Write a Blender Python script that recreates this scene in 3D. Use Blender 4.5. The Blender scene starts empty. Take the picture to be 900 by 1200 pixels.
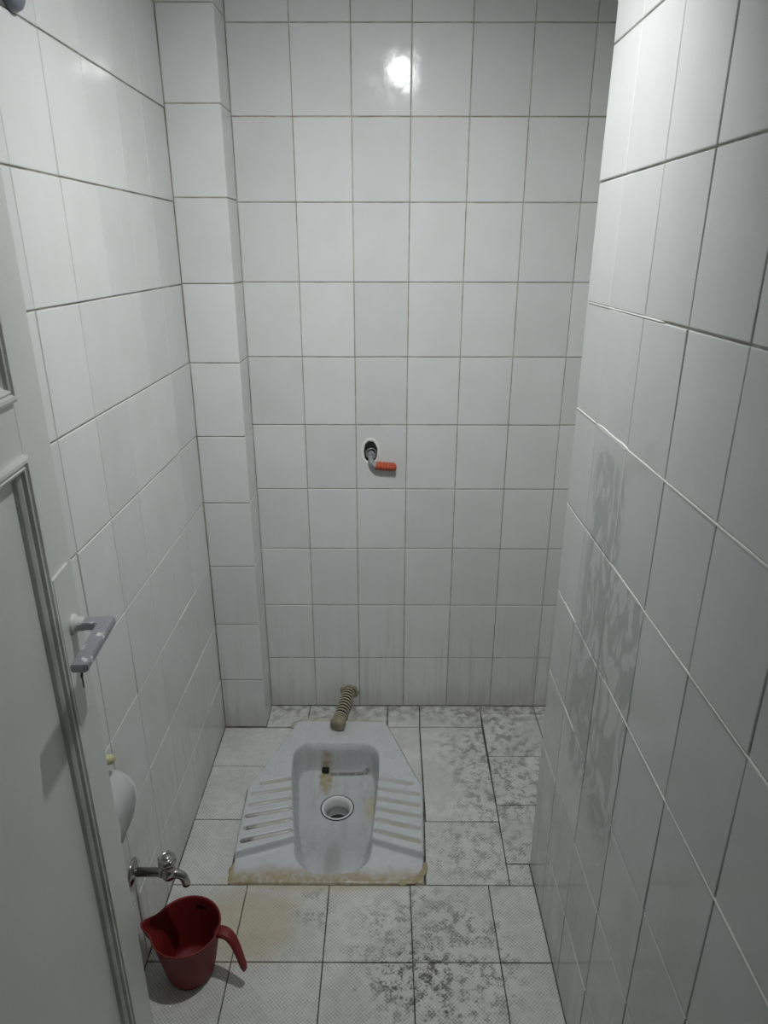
import bpy, bmesh, math, random
from mathutils import Vector, Matrix, noise

sc = bpy.context.scene
C = sc.collection
PI = math.pi
random.seed(7)

# ------------------------------------------------------------------ camera, world, light, exposure
CAM_H = 1.497
cam_d = bpy.data.cameras.new('camera')
cam = bpy.data.objects.new('camera', cam_d)
C.objects.link(cam)
cam_d.sensor_fit = 'VERTICAL'
cam_d.sensor_height = 24.0
cam_d.lens = 24.0 * 804.3 / 1200.0
cam_d.clip_start = 0.02
cam.rotation_mode = 'XYZ'
cam.location = (0, 0, CAM_H)
cam.rotation_euler = (PI / 2 - 0.3668, -0.0011, 0.003)
sc.camera = cam

w = bpy.data.worlds.new('world')
sc.world = w
w.use_nodes = True
w.node_tree.nodes['Background'].inputs['Color'].default_value = (0.80, 0.92, 0.95, 1)
w.node_tree.nodes['Background'].inputs['Strength'].default_value = 0.015

BULB = (0.047, 1.003, 2.131)
BULB_TILT = 0.48                                   # lean towards the back wall, added to steer the light
RECESS = 0.0225                                     # depth of the rim added below the glowing face to narrow the beam
BULB_STRENGTH = 420.0
BULB_COLOR = (0.98, 1.0, 1.005, 1)
sc.view_settings.view_transform = 'Standard'
sc.view_settings.look = 'None'
sc.view_settings.gamma = 1.0
sc.view_settings.use_curve_mapping = False
sc.view_settings.exposure = 2.10

# ------------------------------------------------------------------ materials
class NT:
    """small node-tree builder"""
    def __init__(self, name):
        self.m = bpy.data.materials.new(name)
        self.m.use_nodes = True
        self.t = self.m.node_tree
        self.b = self.t.nodes['Principled BSDF']
    def n(self, kind, **kw):
        nd = self.t.nodes.new(kind)
        for k, v in kw.items():
            if k in ('operation', 'blend_type', 'data_type', 'noise_dimensions', 'feature', 'wave_type', 'bands_direction', 'use_clamp', 'distance', 'wave_profile'):
                setattr(nd, k, v)
            else:
                key = int(k[1:]) if k[0] == 'i' and k[1:].isdigit() else k.replace('_', ' ')
                self.put(nd.inputs[key], v)
        return nd
    def put(self, sock, v):
        if isinstance(v, bpy.types.NodeSocket):
            self.t.links.new(v, sock)
        else:
            if sock.type == 'RGBA' and len(v) == 3:
                v = (*v, 1)
            sock.default_value = v
    def math(self, op, a, b=0.0, c=None, clamp=False):
        nd = self.n('ShaderNodeMath', operation=op, use_clamp=clamp, i0=a, i1=b)
        if c is not None:
            self.put(nd.inputs[2], c)
        return nd.outputs[0]
    def ramp(self, v, a, b, lo=0.0, hi=1.0):
        nd = self.n('ShaderNodeMapRange', Value=v)
        nd.interpolation_type = 'SMOOTHSTEP'
        self.put(nd.inputs['From Min'], a); self.put(nd.inputs['From Max'], b)
        self.put(nd.inputs['To Min'], lo); self.put(nd.inputs['To Max'], hi)
        return nd.outputs[0]
    def mix(self, f, a, b, kind='MIX'):
        nd = self.t.nodes.new('ShaderNodeMix'); nd.data_type = 'RGBA'; nd.blend_type = kind
        self.put(nd.inputs['Factor'], f)
        self.put(nd.inputs[6], a); self.put(nd.inputs[7], b)
        return nd.outputs[2]
    def noise(self, vec, scale, detail=3.0, rough=0.5, dist=0.0):
        return self.n('ShaderNodeTexNoise', Vector=vec, Scale=scale, Detail=detail, Roughness=rough, Distortion=dist).outputs['Fac']
    def pos(self):
        if not hasattr(self, '_p'):
            g = self.t.nodes.new('ShaderNodeNewGeometry')
            s = self.t.nodes.new('ShaderNodeSeparateXYZ')
            self.t.links.new(g.outputs['Position'], s.inputs[0])
            self._p = (g.outputs['Position'], s.outputs[0], s.outputs[1], s.outputs[2])
        return self._p
    def rnd(self):
        return self.t.nodes.new('ShaderNodeObjectInfo').outputs['Random']
    def bump(self, h, strength, dist=0.001, prev=None):
        nd = self.n('ShaderNodeBump', Height=h, Strength=strength, Distance=dist)
        if prev is not None:
            self.put(nd.inputs['Normal'], prev)
        return nd.outputs[0]
    def vec(self, v, s):
        nd = self.t.nodes.new('ShaderNodeMapping')
        self.put(nd.inputs['Vector'], v)
        nd.inputs['Scale'].default_value = s
        return nd.outputs[0]
    def blob(self, cx, cy, rx, ry, wob=None):
        """soft elliptical mask in world x, y"""
        p, x, y, z = self.pos()
        a = self.math('DIVIDE', self.math('SUBTRACT', x, cx), rx)
        b = self.math('DIVIDE', self.math('SUBTRACT', y, cy), ry)
        r = self.math('ADD', self.math('MULTIPLY', a, a), self.math('MULTIPLY', b, b))
        if wob is not None:
            r = self.math('ADD', r, self.math('MULTIPLY', self.math('SUBTRACT', wob, 0.5), 1.6))
        return self.ramp(r, 0.15, 1.0, 1.0, 0.0)
    def set(self, **kw):
        for k, v in kw.items():
            self.put(self.b.inputs[k.replace('_', ' ')], v)
        return self.m

def plain(name, col, rough=0.5, metal=0.0, var=0.06, nscale=40.0, bump=0.0, **kw):
    t = NT(name)
    p = t.n('ShaderNodeTexCoord').outputs['Object']
    f = t.noise(p, nscale, 4.0)
    dark = tuple(c * (1 - var * 2) for c in col)
    light = tuple(min(1, c * (1 + var)) for c in col)
    t.set(Base_Color=t.mix(f, dark, light), Roughness=rough, Metallic=metal, **kw)
    if bump:
        t.set(Normal=t.bump(f, bump, 0.002))
    return t.m

def make_tile_mat(name, base, stain=False, grime=0.5):
    t = NT(name)
    p, x, y, z = t.pos()
    big = t.noise(p, 9.0, 3.0)
    col = t.mix(t.rnd(), tuple(c * 0.95 for c in base), tuple(c * 1.05 for c in base))
    col = t.mix(t.ramp(big, 0.3, 0.7), t.mix(1.0, col, (0.955, 0.96, 0.955, 1), 'MULTIPLY'), col)
    # vertical water marks and lime, soap film lower down
    streak = t.noise(t.vec(p, (60, 60, 3.0)), 1.0, 4.0, 0.6)
    low = t.ramp(z, 0.6, 0.02, 0.0, 1.0)
    f = t.math('MULTIPLY', t.ramp(streak, 0.45, 0.75), t.math('MULTIPLY', low, grime))
    col = t.mix(f, col, (0.40, 0.37, 0.30, 1))
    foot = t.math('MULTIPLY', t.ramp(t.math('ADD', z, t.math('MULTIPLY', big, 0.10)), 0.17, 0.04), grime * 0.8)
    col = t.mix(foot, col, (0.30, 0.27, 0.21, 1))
    rough = t.ramp(t.noise(p, 22.0, 4.0, 0.6), 0.3, 0.75, 0.08, 0.17)
    if stain:
        # grey cement smear left on one column of tiles, from chest height down
        wob = t.noise(p, 11.0, 2.0)
        yy = t.math('ADD', y, t.math('MULTIPLY', t.math('SUBTRACT', wob, 0.5), 0.06))
        zz = t.math('ADD', z, t.math('MULTIPLY', t.math('SUBTRACT', wob, 0.5), 0.12))
        y2 = t.math('ADD', yy, t.ramp(z, 1.004, 1.008, 0.145, 0.0))
        m = t.math('MULTIPLY', t.ramp(y2, 1.005, 1.03), t.ramp(yy, 1.185, 1.15))
        m = t.math('MULTIPLY', m, t.math('MULTIPLY', t.ramp(zz, 0.44, 0.58), t.ramp(zz, 1.19, 1.15)))
        sw = t.noise(t.vec(p, (8.0, 13.0, 6.0)), 1.0, 3.0, 0.55, 1.5)
        band = t.math('ABSOLUTE', t.math('SUBTRACT', t.math('FRACT', t.math('MULTIPLY', sw, 3.8)), 0.5))
        sm = t.math('MULTIPLY', m, t.ramp(band, 0.14, 0.40, 0.06, 0.60))
        col = t.mix(sm, col, (0.34, 0.385, 0.37, 1))
        rough = t.math('ADD', rough, t.math('MULTIPLY', m, 0.28))
        # thin brown film on the lower tiles, strengthened to deepen their shade
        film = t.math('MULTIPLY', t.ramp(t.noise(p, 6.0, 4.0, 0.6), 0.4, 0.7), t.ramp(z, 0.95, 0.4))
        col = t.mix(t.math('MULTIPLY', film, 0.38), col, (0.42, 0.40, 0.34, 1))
    # thin white lime drips low on the left wall
    drip = t.noise(t.vec(p, (140, 140, 7.0)), 1.0, 3.0, 0.6)
    dm = t.math('MULTIPLY', t.ramp(drip, 0.66, 0.72), t.math('MULTIPLY', t.ramp(z, 0.62, 0.35), t.ramp(x, -0.515, -0.53)))
    col = t.mix(t.math('MULTIPLY', dm, 0.6), col, (0.80, 0.80, 0.77, 1))
    wav = t.noise(p, 14.0, 2.0)
    fine = t.noise(p, 160.0, 2.0)
    nr = t.bump(wav, 0.15, 0.004)
    nr = t.bump(fine, 0.05, 0.001, nr)
    return t.set(Base_Color=col, Roughness=rough, Normal=nr, Specular_IOR_Level=0.22)

M = {}
M['tile'] = make_tile_mat('glazed_tile', (0.69, 0.70, 0.69), grime=0.4)
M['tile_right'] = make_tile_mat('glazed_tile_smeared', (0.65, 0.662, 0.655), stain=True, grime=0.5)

def make_grout(name, a, b):
    t = NT(name)
    p = t.pos()[0]
    return t.set(Base_Color=t.mix(t.ramp(t.noise(p, 18.0, 4.0, 0.65), 0.35, 0.65), a, b), Roughness=0.85)
M['grout'] = make_grout('wall_grout', (0.27, 0.25, 0.19), (0.48, 0.46, 0.40))
M['grout_side'] = make_grout('side_wall_grout', (0.26, 0.25, 0.21), (0.46, 0.45, 0.41))
M['grout_floor'] = make_grout('floor_grout', (0.035, 0.033, 0.028), (0.16, 0.15, 0.13))
M['white_grout'] = plain('white_grout', (0.80, 0.80, 0.77), 0.7, var=0.05, nscale=60)  # also colours the strips that paint lit tile edges
M['front_paint'] = plain('dark_front_paint', (0.12, 0.12, 0.115), 0.7, var=0.1, nscale=8)  # dark tone chosen to soak up bounced light on the unseen wall
M['plaster'] = plain('ceiling_paint', (0.72, 0.72, 0.70), 0.8, var=0.03, nscale=8)

def make_floor_mat():
    t = NT('floor_tile_glaze')
    p, x, y, z = t.pos()
    # raised woven non-slip relief
    sx = t.math('SINE', t.math('MULTIPLY', x, 2 * PI / 0.0088))
    sy = t.math('SINE', t.math('MULTIPLY', y, 2 * PI / 0.0088))
    weave = t.math('MULTIPLY', sx, sy)
    big = t.noise(p, 7.0, 4.0, 0.6)
    mid = t.noise(p, 34.0, 8.0, 0.74)
    fine = t.noise(p, 170.0, 4.0, 0.7)
    col = t.mix(t.rnd(), (0.72, 0.725, 0.71, 1), (0.785, 0.785, 0.76, 1))
    col = t.mix(t.ramp(big, 0.35, 0.65, 0.0, 0.35), col, (0.48, 0.48, 0.45, 1))
    # dirt sits in the valleys of the relief
    valley = t.ramp(weave, 0.35, -0.5)
    film = t.ramp(mid, 0.36, 0.62, 0.12, 0.46)
    col = t.mix(t.math('MULTIPLY', valley, film), col, (0.20, 0.19, 0.16, 1))
    # the walked-on right side is dirtier
    foot = t.math('MAXIMUM', t.blob(0.36, 1.72, 0.22, 0.34, big), t.blob(0.12, 1.08, 0.22, 0.22, big))
    foot = t.math('MAXIMUM', foot, t.math('MULTIPLY', t.blob(0.28, 1.38, 0.20, 0.16, big), 0.7))
    foot = t.math('MAXIMUM', foot, t.math('MULTIPLY', t.blob(-0.18, 1.20, 0.06, 0.08, big), 0.6))
    smut = t.math('MULTIPLY', foot, t.ramp(t.math('ADD', mid, t.math('MULTIPLY', fine, 0.35)), 0.66, 0.76))
    smut2 = t.math('MULTIPLY', smut, t.ramp(valley, 0.0, 1.0, 0.62, 1.0))
    col = t.mix(t.math('MULTIPLY', smut2, 0.72), col, (0.085, 0.08, 0.065, 1))
    # black mould dots round the joint crossing in front of the pan
    vo = t.n('ShaderNodeTexVoronoi', Vector=p, Scale=34.0, Randomness=1.0)
    dots = t.ramp(vo.outputs['Distance'], 0.24, 0.13)
    sel = t.ramp(t.noise(p, 9.0, 2.0), 0.50, 0.58)
    dm = t.math('MAXIMUM', t.blob(0.06, 1.03, 0.17, 0.15, big), t.blob(-0.17, 1.21, 0.05, 0.07))
    dots = t.math('MULTIPLY', t.math('MULTIPLY', dots, sel), dm)
    col = t.mix(t.math('MULTIPLY', dots, 0.9), col, (0.05, 0.05, 0.04, 1))
    core = t.math('MULTIPLY', t.blob(0.06, 1.05, 0.115, 0.095, big), t.ramp(t.math('ADD', t.math('MULTIPLY', mid, 0.6), t.math('MULTIPLY', fine, 0.4)), 0.48, 0.58))
    col = t.mix(t.math('MULTIPLY', core, 0.75), col, (0.07, 0.065, 0.05, 1))
    # yellow lime and rust around the tap and jug
    yel = t.math('MAXIMUM', t.blob(-0.33, 1.17, 0.17, 0.13, big), t.math('MULTIPLY', t.blob(-0.16, 1.285, 0.30, 0.035, mid), 1.0))
    col = t.mix(t.math('MULTIPLY', yel, 0.55), col, (0.50, 0.43, 0.24, 1))
    # dirt gathered near the back wall
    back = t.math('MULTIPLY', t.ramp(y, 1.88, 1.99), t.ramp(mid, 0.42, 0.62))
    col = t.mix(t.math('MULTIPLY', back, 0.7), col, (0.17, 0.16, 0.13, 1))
    nr = t.bump(weave, 0.8, 0.0008)
    nr = t.bump(mid, 0.15, 0.002, nr)
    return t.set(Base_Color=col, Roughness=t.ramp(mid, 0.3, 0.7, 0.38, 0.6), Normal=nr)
M['floor'] = make_floor_mat()

def make_pan_mat():
    t = NT('pan_ceramic')
    p, x, y, z = t.pos()
    big = t.noise(p, 12.0, 4.0, 0.6)
    fine = t.noise(p, 70.0, 4.0, 0.65)
    col = t.mix(big, (0.545, 0.57, 0.59, 1), (0.645, 0.665, 0.68, 1))
    # rust and lime along the front lip, thickest at the edge
    yy = t.math('ADD', y, t.math('MULTIPLY', t.math('SUBTRACT', big, 0.5), 0.05))
    lip = t.ramp(yy, 1.342, 1.290)
    col = t.mix(t.math('MULTIPLY', lip, t.ramp(fine, 0.3, 0.6, 0.35, 0.85)), col, (0.36, 0.27, 0.13, 1))
    # lime film on the bowl floor: pale beige streaks running to the drain
    streak = t.noise(t.vec(p, (55, 5, 5)), 1.0, 4.0, 0.6)
    inb = t.ramp(z, -0.008, -0.03)
    col = t.mix(t.math('MULTIPLY', inb, 0.35), col, (0.45, 0.475, 0.485, 1))
    col = t.mix(t.math('MULTIPLY', t.math('MULTIPLY', inb, t.ramp(streak, 0.45, 0.7)), 0.5), col, (0.40, 0.40, 0.36, 1))
    mid = t.math('MULTIPLY', t.math('MULTIPLY', inb, t.blob(-0.143, 1.39, 0.028, 0.14, streak)), 0.45)
    col = t.mix(mid, col, (0.27, 0.27, 0.24, 1))
    col = t.mix(t.math('MULTIPLY', t.math('MULTIPLY', inb, t.blob(-0.19, 1.755, 0.026, 0.06, fine)), 0.8), col, (0.34, 0.27, 0.10, 1))
    col = t.mix(t.math('MULTIPLY', t.math('MULTIPLY', inb, t.blob(-0.045, 1.64, 0.02, 0.06, fine)), 0.6), col, (0.52, 0.46, 0.26, 1))
    # dirt lying in the foot grooves and mineral crust at the rear
    crust = t.math('MULTIPLY', t.ramp(y, 1.60, 1.85), t.ramp(fine, 0.40, 0.6))
    col = t.mix(t.math('MULTIPLY', crust, 0.35), col, (0.60, 0.59, 0.54, 1))
    at = t.t.nodes.new('ShaderNodeAttribute'); at.attribute_name = 'groove'
    gr = at.outputs['Fac']
    col = t.mix(t.math('MULTIPLY', gr, t.ramp(big, 0.3, 0.65, 0.25, 0.75)), col, (0.36, 0.32, 0.20, 1))
    spot = t.math('MULTIPLY', gr, t.math('MULTIPLY', t.ramp(x, -0.345, -0.365), t.ramp(y, 1.50, 1.47)))
    col = t.mix(t.math('MULTIPLY', spot, t.ramp(fine, 0.35, 0.55)), col, (0.08, 0.075, 0.06, 1))
    # grime line lying in the crease at the foot of the bowl's rear wall
    cr = t.math('MULTIPLY', t.ramp(y, 1.764, 1.771), t.ramp(y, 1.783, 1.777))
    cr = t.math('MULTIPLY', cr, t.math('MULTIPLY', t.ramp(z, -0.072, -0.08), t.math('MULTIPLY', t.ramp(x, -0.19, -0.17), t.ramp(x, -0.045, -0.06))))
    col = t.mix(t.math('MULTIPLY', cr, t.ramp(fine, 0.3, 0.5, 0.3, 0.85)), col, (0.14, 0.13, 0.11, 1))
    nr = t.bump(fine, 0.12, 0.001)
    return t.set(Base_Color=col, Roughness=t.ramp(big, 0.3, 0.7, 0.18, 0.38), Normal=nr)
M['pan'] = make_pan_mat()

def make_door_mat():
    t = NT('door_gloss_paint')
    p, x, y, z = t.pos()
    big = t.noise(p, 6.0, 4.0, 0.55)
    brush = t.noise(t.vec(p, (150, 150, 6)), 1.0, 3.0)
    col = t.mix(big, (0.60, 0.63, 0.60, 1), (0.68, 0.70, 0.67, 1))
    chips = t.n('ShaderNodeTexVoronoi', Vector=t.vec(p, (1, 1, 0.6)), Scale=16.0)
    ch = t.math('MULTIPLY', t.ramp(chips.outputs['Distance'], 0.075, 0.05), t.ramp(t.noise(p, 5.0, 1.0), 0.55, 0.6))
    col = t.mix(t.math('MULTIPLY', ch, 0.55), col, (0.80, 0.82, 0.78, 1))
    nr = t.bump(brush, 0.06, 0.001)
    nr = t.bump(t.noise(p, 18.0, 2.0), 0.12, 0.004, nr)
    return t.set(Base_Color=col, Roughness=0.27, Normal=nr)
M['door'] = make_door_mat()

def make_moulding_mat():
    t = NT('worn_moulding_paint')
    p = t.pos()[0]
    wear = t.ramp(t.noise(t.vec(p, (30, 30, 12)), 1.0, 5.0, 0.65), 0.42, 0.62)
    col = t.mix(t.math('MULTIPLY', wear, 0.5), (0.64, 0.66, 0.63, 1), (0.42, 0.40, 0.355, 1))
    return t.set(Base_Color=col, Roughness=0.4)
M['moulding'] = make_moulding_mat()
M['moulding_clean'] = plain('moulding_paint', (0.66, 0.68, 0.66), 0.3, var=0.04, nscale=30)

def make_lever_mat():
    t = NT('worn_grey_alloy')
    p = t.n('ShaderNodeTexCoord').outputs['Object']
    f = t.ramp(t.noise(p, 55.0, 4.0, 0.6), 0.58, 0.66)
    col = t.mix(f, (0.42, 0.43, 0.46, 1), (0.74, 0.75, 0.74, 1))
    return t.set(Base_Color=col, Metallic=t.math('SUBTRACT', 0.75, t.math('MULTIPLY', f, 0.75)), Roughness=0.42)
M['lever'] = make_lever_mat()
M['chrome'] = plain('tarnished_chrome', (0.50, 0.49, 0.46), 0.20, 1.0, var=0.28, nscale=70)
M['black'] = plain('black_void', (0.008, 0.008, 0.008), 0.8, var=0.0)
M['red'] = NT('dark_red_plastic').set(Base_Color=(0.18, 0.012, 0.013, 1), Roughness=0.55, Subsurface_Weight=0.0)
M['paper'] = plain('tissue_paper', (0.84, 0.85, 0.84), 0.9, var=0.04, nscale=120, bump=0.25)
M['yellow_plastic'] = plain('yellowed_plastic', (0.58, 0.53, 0.30), 0.4, var=0.15, nscale=60)
M['rib'] = plain('hose_cream', (0.52, 0.48, 0.36), 0.55, var=0.12, nscale=90)
M['valley'] = plain('hose_grime', (0.045, 0.036, 0.022), 0.8, var=0.2, nscale=90)
M['cement'] = plain('rough_cement', (0.58, 0.56, 0.50), 0.9, var=0.25, nscale=70, bump=0.6)
M['dirty_cement'] = plain('dirty_cement', (0.36, 0.325, 0.23), 0.9, var=0.35, nscale=60, bump=0.6)
M['caulk'] = plain('yellow_caulk', (0.43, 0.385, 0.23), 0.75, var=0.22, nscale=60, bump=0.5)
M['steel'] = plain('grey_pipe_metal', (0.32, 0.33, 0.34), 0.42, 0.8, var=0.3, nscale=120)
M['pipe_grey'] = plain('dull_pipe_grey', (0.36, 0.37, 0.37), 0.6, 0.2, var=0.4, nscale=150)
M['orange'] = plain('orange_sealant', (0.60, 0.12, 0.055), 0.75, var=0.42, nscale=130, bump=0.5)
M['white_plastic'] = plain('liner_plastic', (0.82, 0.84, 0.83), 0.3, var=0.08, nscale=60)
M['drain_pipe'] = plain('drain_pipe', (0.50, 0.52, 0.51), 0.45, var=0.2, nscale=40)
t_ = NT('drain_water'); M['water'] = t_.set(Base_Color=(0.02, 0.022, 0.02, 1), Roughness=0.04)
M['grey_rubber'] = plain('blue_grey_plastic', (0.20, 0.22, 0.27), 0.35, var=0.1, nscale=80)
t_ = NT('bulb_glow')
M['bulb'] = t_.set(Base_Color=(0.9, 0.9, 0.9, 1), Emission_Color=BULB_COLOR, Emission_Strength=BULB_STRENGTH)

# ------------------------------------------------------------------ helpers
def link(name, me, parent=None):
    o = bpy.data.objects.new(name, me)
    C.objects.link(o)
    if parent is not None:
        o.parent = parent
    return o

def obj(name, bm, mat, parent=None, smooth=False, loc=None):
    me = bpy.data.meshes.new(name)
    bm.normal_update()
    bm.to_mesh(me); bm.free()
    mats = mat if isinstance(mat, (list, tuple)) else [mat]
    for m in mats:
        me.materials.append(m)
    if smooth:
        for p in me.polygons:
            p.use_smooth = True
    o = link(name, me, parent)
    if loc is not None:
        o.location = loc
    return o

def thing(name, label, cat, loc, group=None):
    o = bpy.data.objects.new(name, None)
    C.objects.link(o)
    o.empty_display_size = 0.05
    o.location = loc
    o['label'] = label; o['category'] = cat
    if group: o['group'] = group
    return o

def tag(o, label, cat):
    o['label'] = label; o['category'] = cat
    return o

def struct(o):
    o['kind'] = 'structure'
    return o

def add_box(bm, lo, hi, bev=0.0, seg=2, mat=None):
    r = bmesh.ops.create_cube(bm, size=1.0)
    vs = r['verts']
    for v in vs:
        v.co = Vector([(lo[i] + hi[i]) / 2 + v.co[i] * (hi[i] - lo[i]) for i in range(3)])
        if mat is not None:
            v.co = mat @ v.co
    if bev:
        es = list({e for v in vs for e in v.link_edges})
        bmesh.ops.bevel(bm, geom=es, offset=bev, segments=seg, affect='EDGES', profile=0.5)
    return bm

def add_quad(bm, pts):
    return bm.faces.new([bm.verts.new(p) for p in pts])

def add_rings(bm, rings, cap0=True, cap1=True, closed=True):
    """loft a list of point rings"""
    vr = [[bm.verts.new(p) for p in r] for r in rings]
    n = len(vr[0])
    fs = []
    for a, b in zip(vr, vr[1:]):
        for i in range(n if closed else n - 1):
            j = (i + 1) % n
            fs.append(bm.faces.new((a[i], a[j], b[j], b[i])))
    if cap0: bm.faces.new(list(reversed(vr[0])))
    if cap1: bm.faces.new(vr[-1])
    return fs

def tube_rings(path, radii, seg=16):
    path = [Vector(p) for p in path]
    out = []
    up = Vector((0.31, 0.17, 0.93)).normalized()
    for i, p in enumerate(path):
        d = (path[min(i + 1, len(path) - 1)] - path[max(i - 1, 0)]).normalized()
        a = d.cross(up)
        if a.length < 1e-4: a = d.cross(Vector((1, 0, 0)))
        a.normalize(); b = d.cross(a).normalized()
        up = -b if (-b).dot(up) > 0 else b
        r = radii[i] if isinstance(radii, (list, tuple)) else radii
        out.append([p + r * (math.cos(t) * a + math.sin(t) * b) for t in (2 * PI * k / seg for k in range(seg))])
    return out

def add_tube(bm, path, radii, seg=16, caps=True):
    return add_rings(bm, tube_rings(path, radii, seg), caps, caps)

def add_lathe(bm, prof, seg=32, mat=None, cap0=False, cap1=False):
    mat = mat or Matrix.Identity(4)
    rings = [[mat @ Vector((r * math.cos(2 * PI * k / seg), r * math.sin(2 * PI * k / seg), z)) for k in range(seg)] for r, z in prof]
    return add_rings(bm, rings, cap0, cap1)

def bez(p0, p1, p2, p3, n):
    P = [Vector(p) for p in (p0, p1, p2, p3)]
    return [((1-t)**3)*P[0] + 3*t*(1-t)**2*P[1] + 3*t*t*(1-t)*P[2] + t**3*P[3] for t in (i / n for i in range(n + 1))]

def axis_mat(origin, zdir, xdir=(0, 0, 1)):
    z = Vector(zdir).normalized()
    x = Vector(xdir); x = (x - x.dot(z) * z).normalized()
    y = z.cross(x)
    m = Matrix((x, y, z)).transposed().to_4x4()
    m.translation = Vector(origin)
    return m

def area2(pts):
    return sum(a[0]*b[1]-b[0]*a[1] for a, b in zip(pts, pts[1:] + pts[:1])) / 2

def inset(pts, d):
    """offset a counter-clockwise convex polygon inwards by d"""
    n = len(pts); out = []
    for i in range(n):
        a, b, c = Vector(pts[i - 1]), Vector(pts[i]), Vector(pts[(i + 1) % n])
        e1 = (b - a).normalized(); e2 = (c - b).normalized()
        n1 = Vector((-e1.y, e1.x)); n2 = Vector((-e2.y, e2.x))
        bis = n1 + n2
        k = d / max(0.2, (1 + n1.dot(n2)))
        out.append(tuple(b + bis * k))
    return out

def tile_mesh(pts, mat, edge=0.0016, th=0.006, hole=None):
    """a tile seen from the front (+z), face at z = 0, rounded arrises"""
    if area2(pts) < 0: pts = list(reversed(pts))
    bm = bmesh.new()
    lv = [(0.0, -th), (0.0, -edge), (edge * 0.3, -edge * 0.3), (edge, 0.0)]
    rings = []
    for d, z in lv:
        q = inset(pts, d) if d else pts
        rings.append([bm.verts.new((u, v, z)) for u, v in q])
    n = len(pts)
    for a, b in zip(rings, rings[1:]):
        for i in range(n):
            j = (i + 1) % n
            bm.faces.new((a[i], a[j], b[j], b[i]))
    if hole is None:
        bm.faces.new(rings[-1])
    else:
        hv = [bm.verts.new((u, v, 0)) for u, v in hole]
        hb = [bm.verts.new((u * 0.93 + hole_c(hole)[0] * 0.07, v * 0.93 + hole_c(hole)[1] * 0.07, -th)) for u, v in hole]
        es = []
        top = rings[-1]
        for loop in (top, hv):
            for i in range(len(loop)):
                e = bm.edges.get((loop[i], loop[(i + 1) % len(loop)])) or bm.edges.new((loop[i], loop[(i + 1) % len(loop)]))
                es.append(e)
        bmesh.ops.triangle_fill(bm, use_beauty=True, use_dissolve=False, edges=es, normal=(0, 0, 1))
        m = len(hv)
        for i in range(m):
            j = (i + 1) % m
            bm.faces.new((hv[j], hv[i], hb[i], hb[j]))
    me = bpy.data.meshes.new('tile')
    bm.normal_update(); bm.to_mesh(me); bm.free()
    me.materials.append(mat)
    return me

def hole_c(h):
    return (sum(p[0] for p in h) / len(h), sum(p[1] for p in h) / len(h))

_cache = {}
def wall_tile(parent, M4, u0, u1, v0, v1, mat, gu=0.0010, gv=0.0013, hole=None, tilt=0.0035):
    """one wall tile between the joint lines u0..u1, v0..v1 of a wall frame"""
    a, b = (u1 - u0) / 2 - gu, (v1 - v0) / 2 - gv
    key = (round(a * 2000), round(b * 2000), mat.name)
    cu, cv = (u0 + u1) / 2, (v0 + v1) / 2
    if hole is not None:
        me = tile_mesh([(-a, -b), (a, -b), (a, b), (-a, b)], mat, hole=[(u - cu, v - cv) for u, v in hole])
    else:
        me = _cache.get(key)
        if me is None:
            me = _cache[key] = tile_mesh([(-a, -b), (a, -b), (a, b), (-a, b)], mat)
    o = link('tile', me, parent)
    R = Matrix.Rotation(random.gauss(0, tilt), 4, 'X') @ Matrix.Rotation(random.gauss(0, tilt), 4, 'Y') @ Matrix.Rotation(random.gauss(0, 0.0012), 4, 'Z')
    o.matrix_local = M4 @ Matrix.Translation((cu, cv, random.uniform(0, 0.0006))) @ R
    return o

def floor_tile(parent, pts, mat, z=0.0):
    cx = sum(p[0] for p in pts) / len(pts); cy = sum(p[1] for p in pts) / len(pts)
    if area2(pts) < 0: pts = list(reversed(pts))
    q = inset(pts, 0.0013)
    me = tile_mesh([(x - cx, y - cy) for x, y in q], mat, edge=0.0012, th=0.008)
    o = link('tile', me, parent)
    o.matrix_local = Matrix.Translation((cx, cy, z + random.uniform(-0.0006, 0.0004))) @ Matrix.Rotation(random.gauss(0, 0.0025), 4, 'X') @ Matrix.Rotation(random.gauss(0, 0.0025), 4, 'Y')
    return o

# ------------------------------------------------------------------ room dimensions (metres, measured from the joints)
XL, XR, YB, YP = -0.535, 0.376, 2.003, 1.886      # left wall, right wall, back wall, pilaster face
XP = -0.398                                        # pilaster side face
YR = 1.339                                         # the right wall ends here, an alcove follows
XA = 0.672                                         # alcove side
YF = 0.14                                          # inner face of the front wall
ZC = 2.36                                          # ceiling
GR = 0.0022                                        # grout lies this far behind the tile faces

def frame(origin, u, v):
    u = Vector(u); v = Vector(v); n = u.cross(v)
    m = Matrix((u, v, n)).transposed().to_4x4()
    m.translation = Vector(origin)
    return m

Z_BACK = [0.0, 0.195, 0.398, 0.602, 0.803, 1.005, 1.205, 1.409, 1.611, 1.812, 2.015, 2.217, 2.359]
Z_LEFT = [0.0, 0.187, 0.392, 0.598, 0.801, 1.002, 1.205, 1.408, 1.606, 1.812, 2.024, 2.226, 2.359]
Z_PIL = [0.0, 0.186, 0.391, 0.593, 0.799, 0.999, 1.205, 1.410, 1.615, 1.821, 2.024, 2.225, 2.359]
Z_RIGHT = [0.0, 0.198, 0.400, 0.600, 0.805, 1.006, 1.205, 1.404, 1.606, 1.812, 2.015, 2.217, 2.359]

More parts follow.
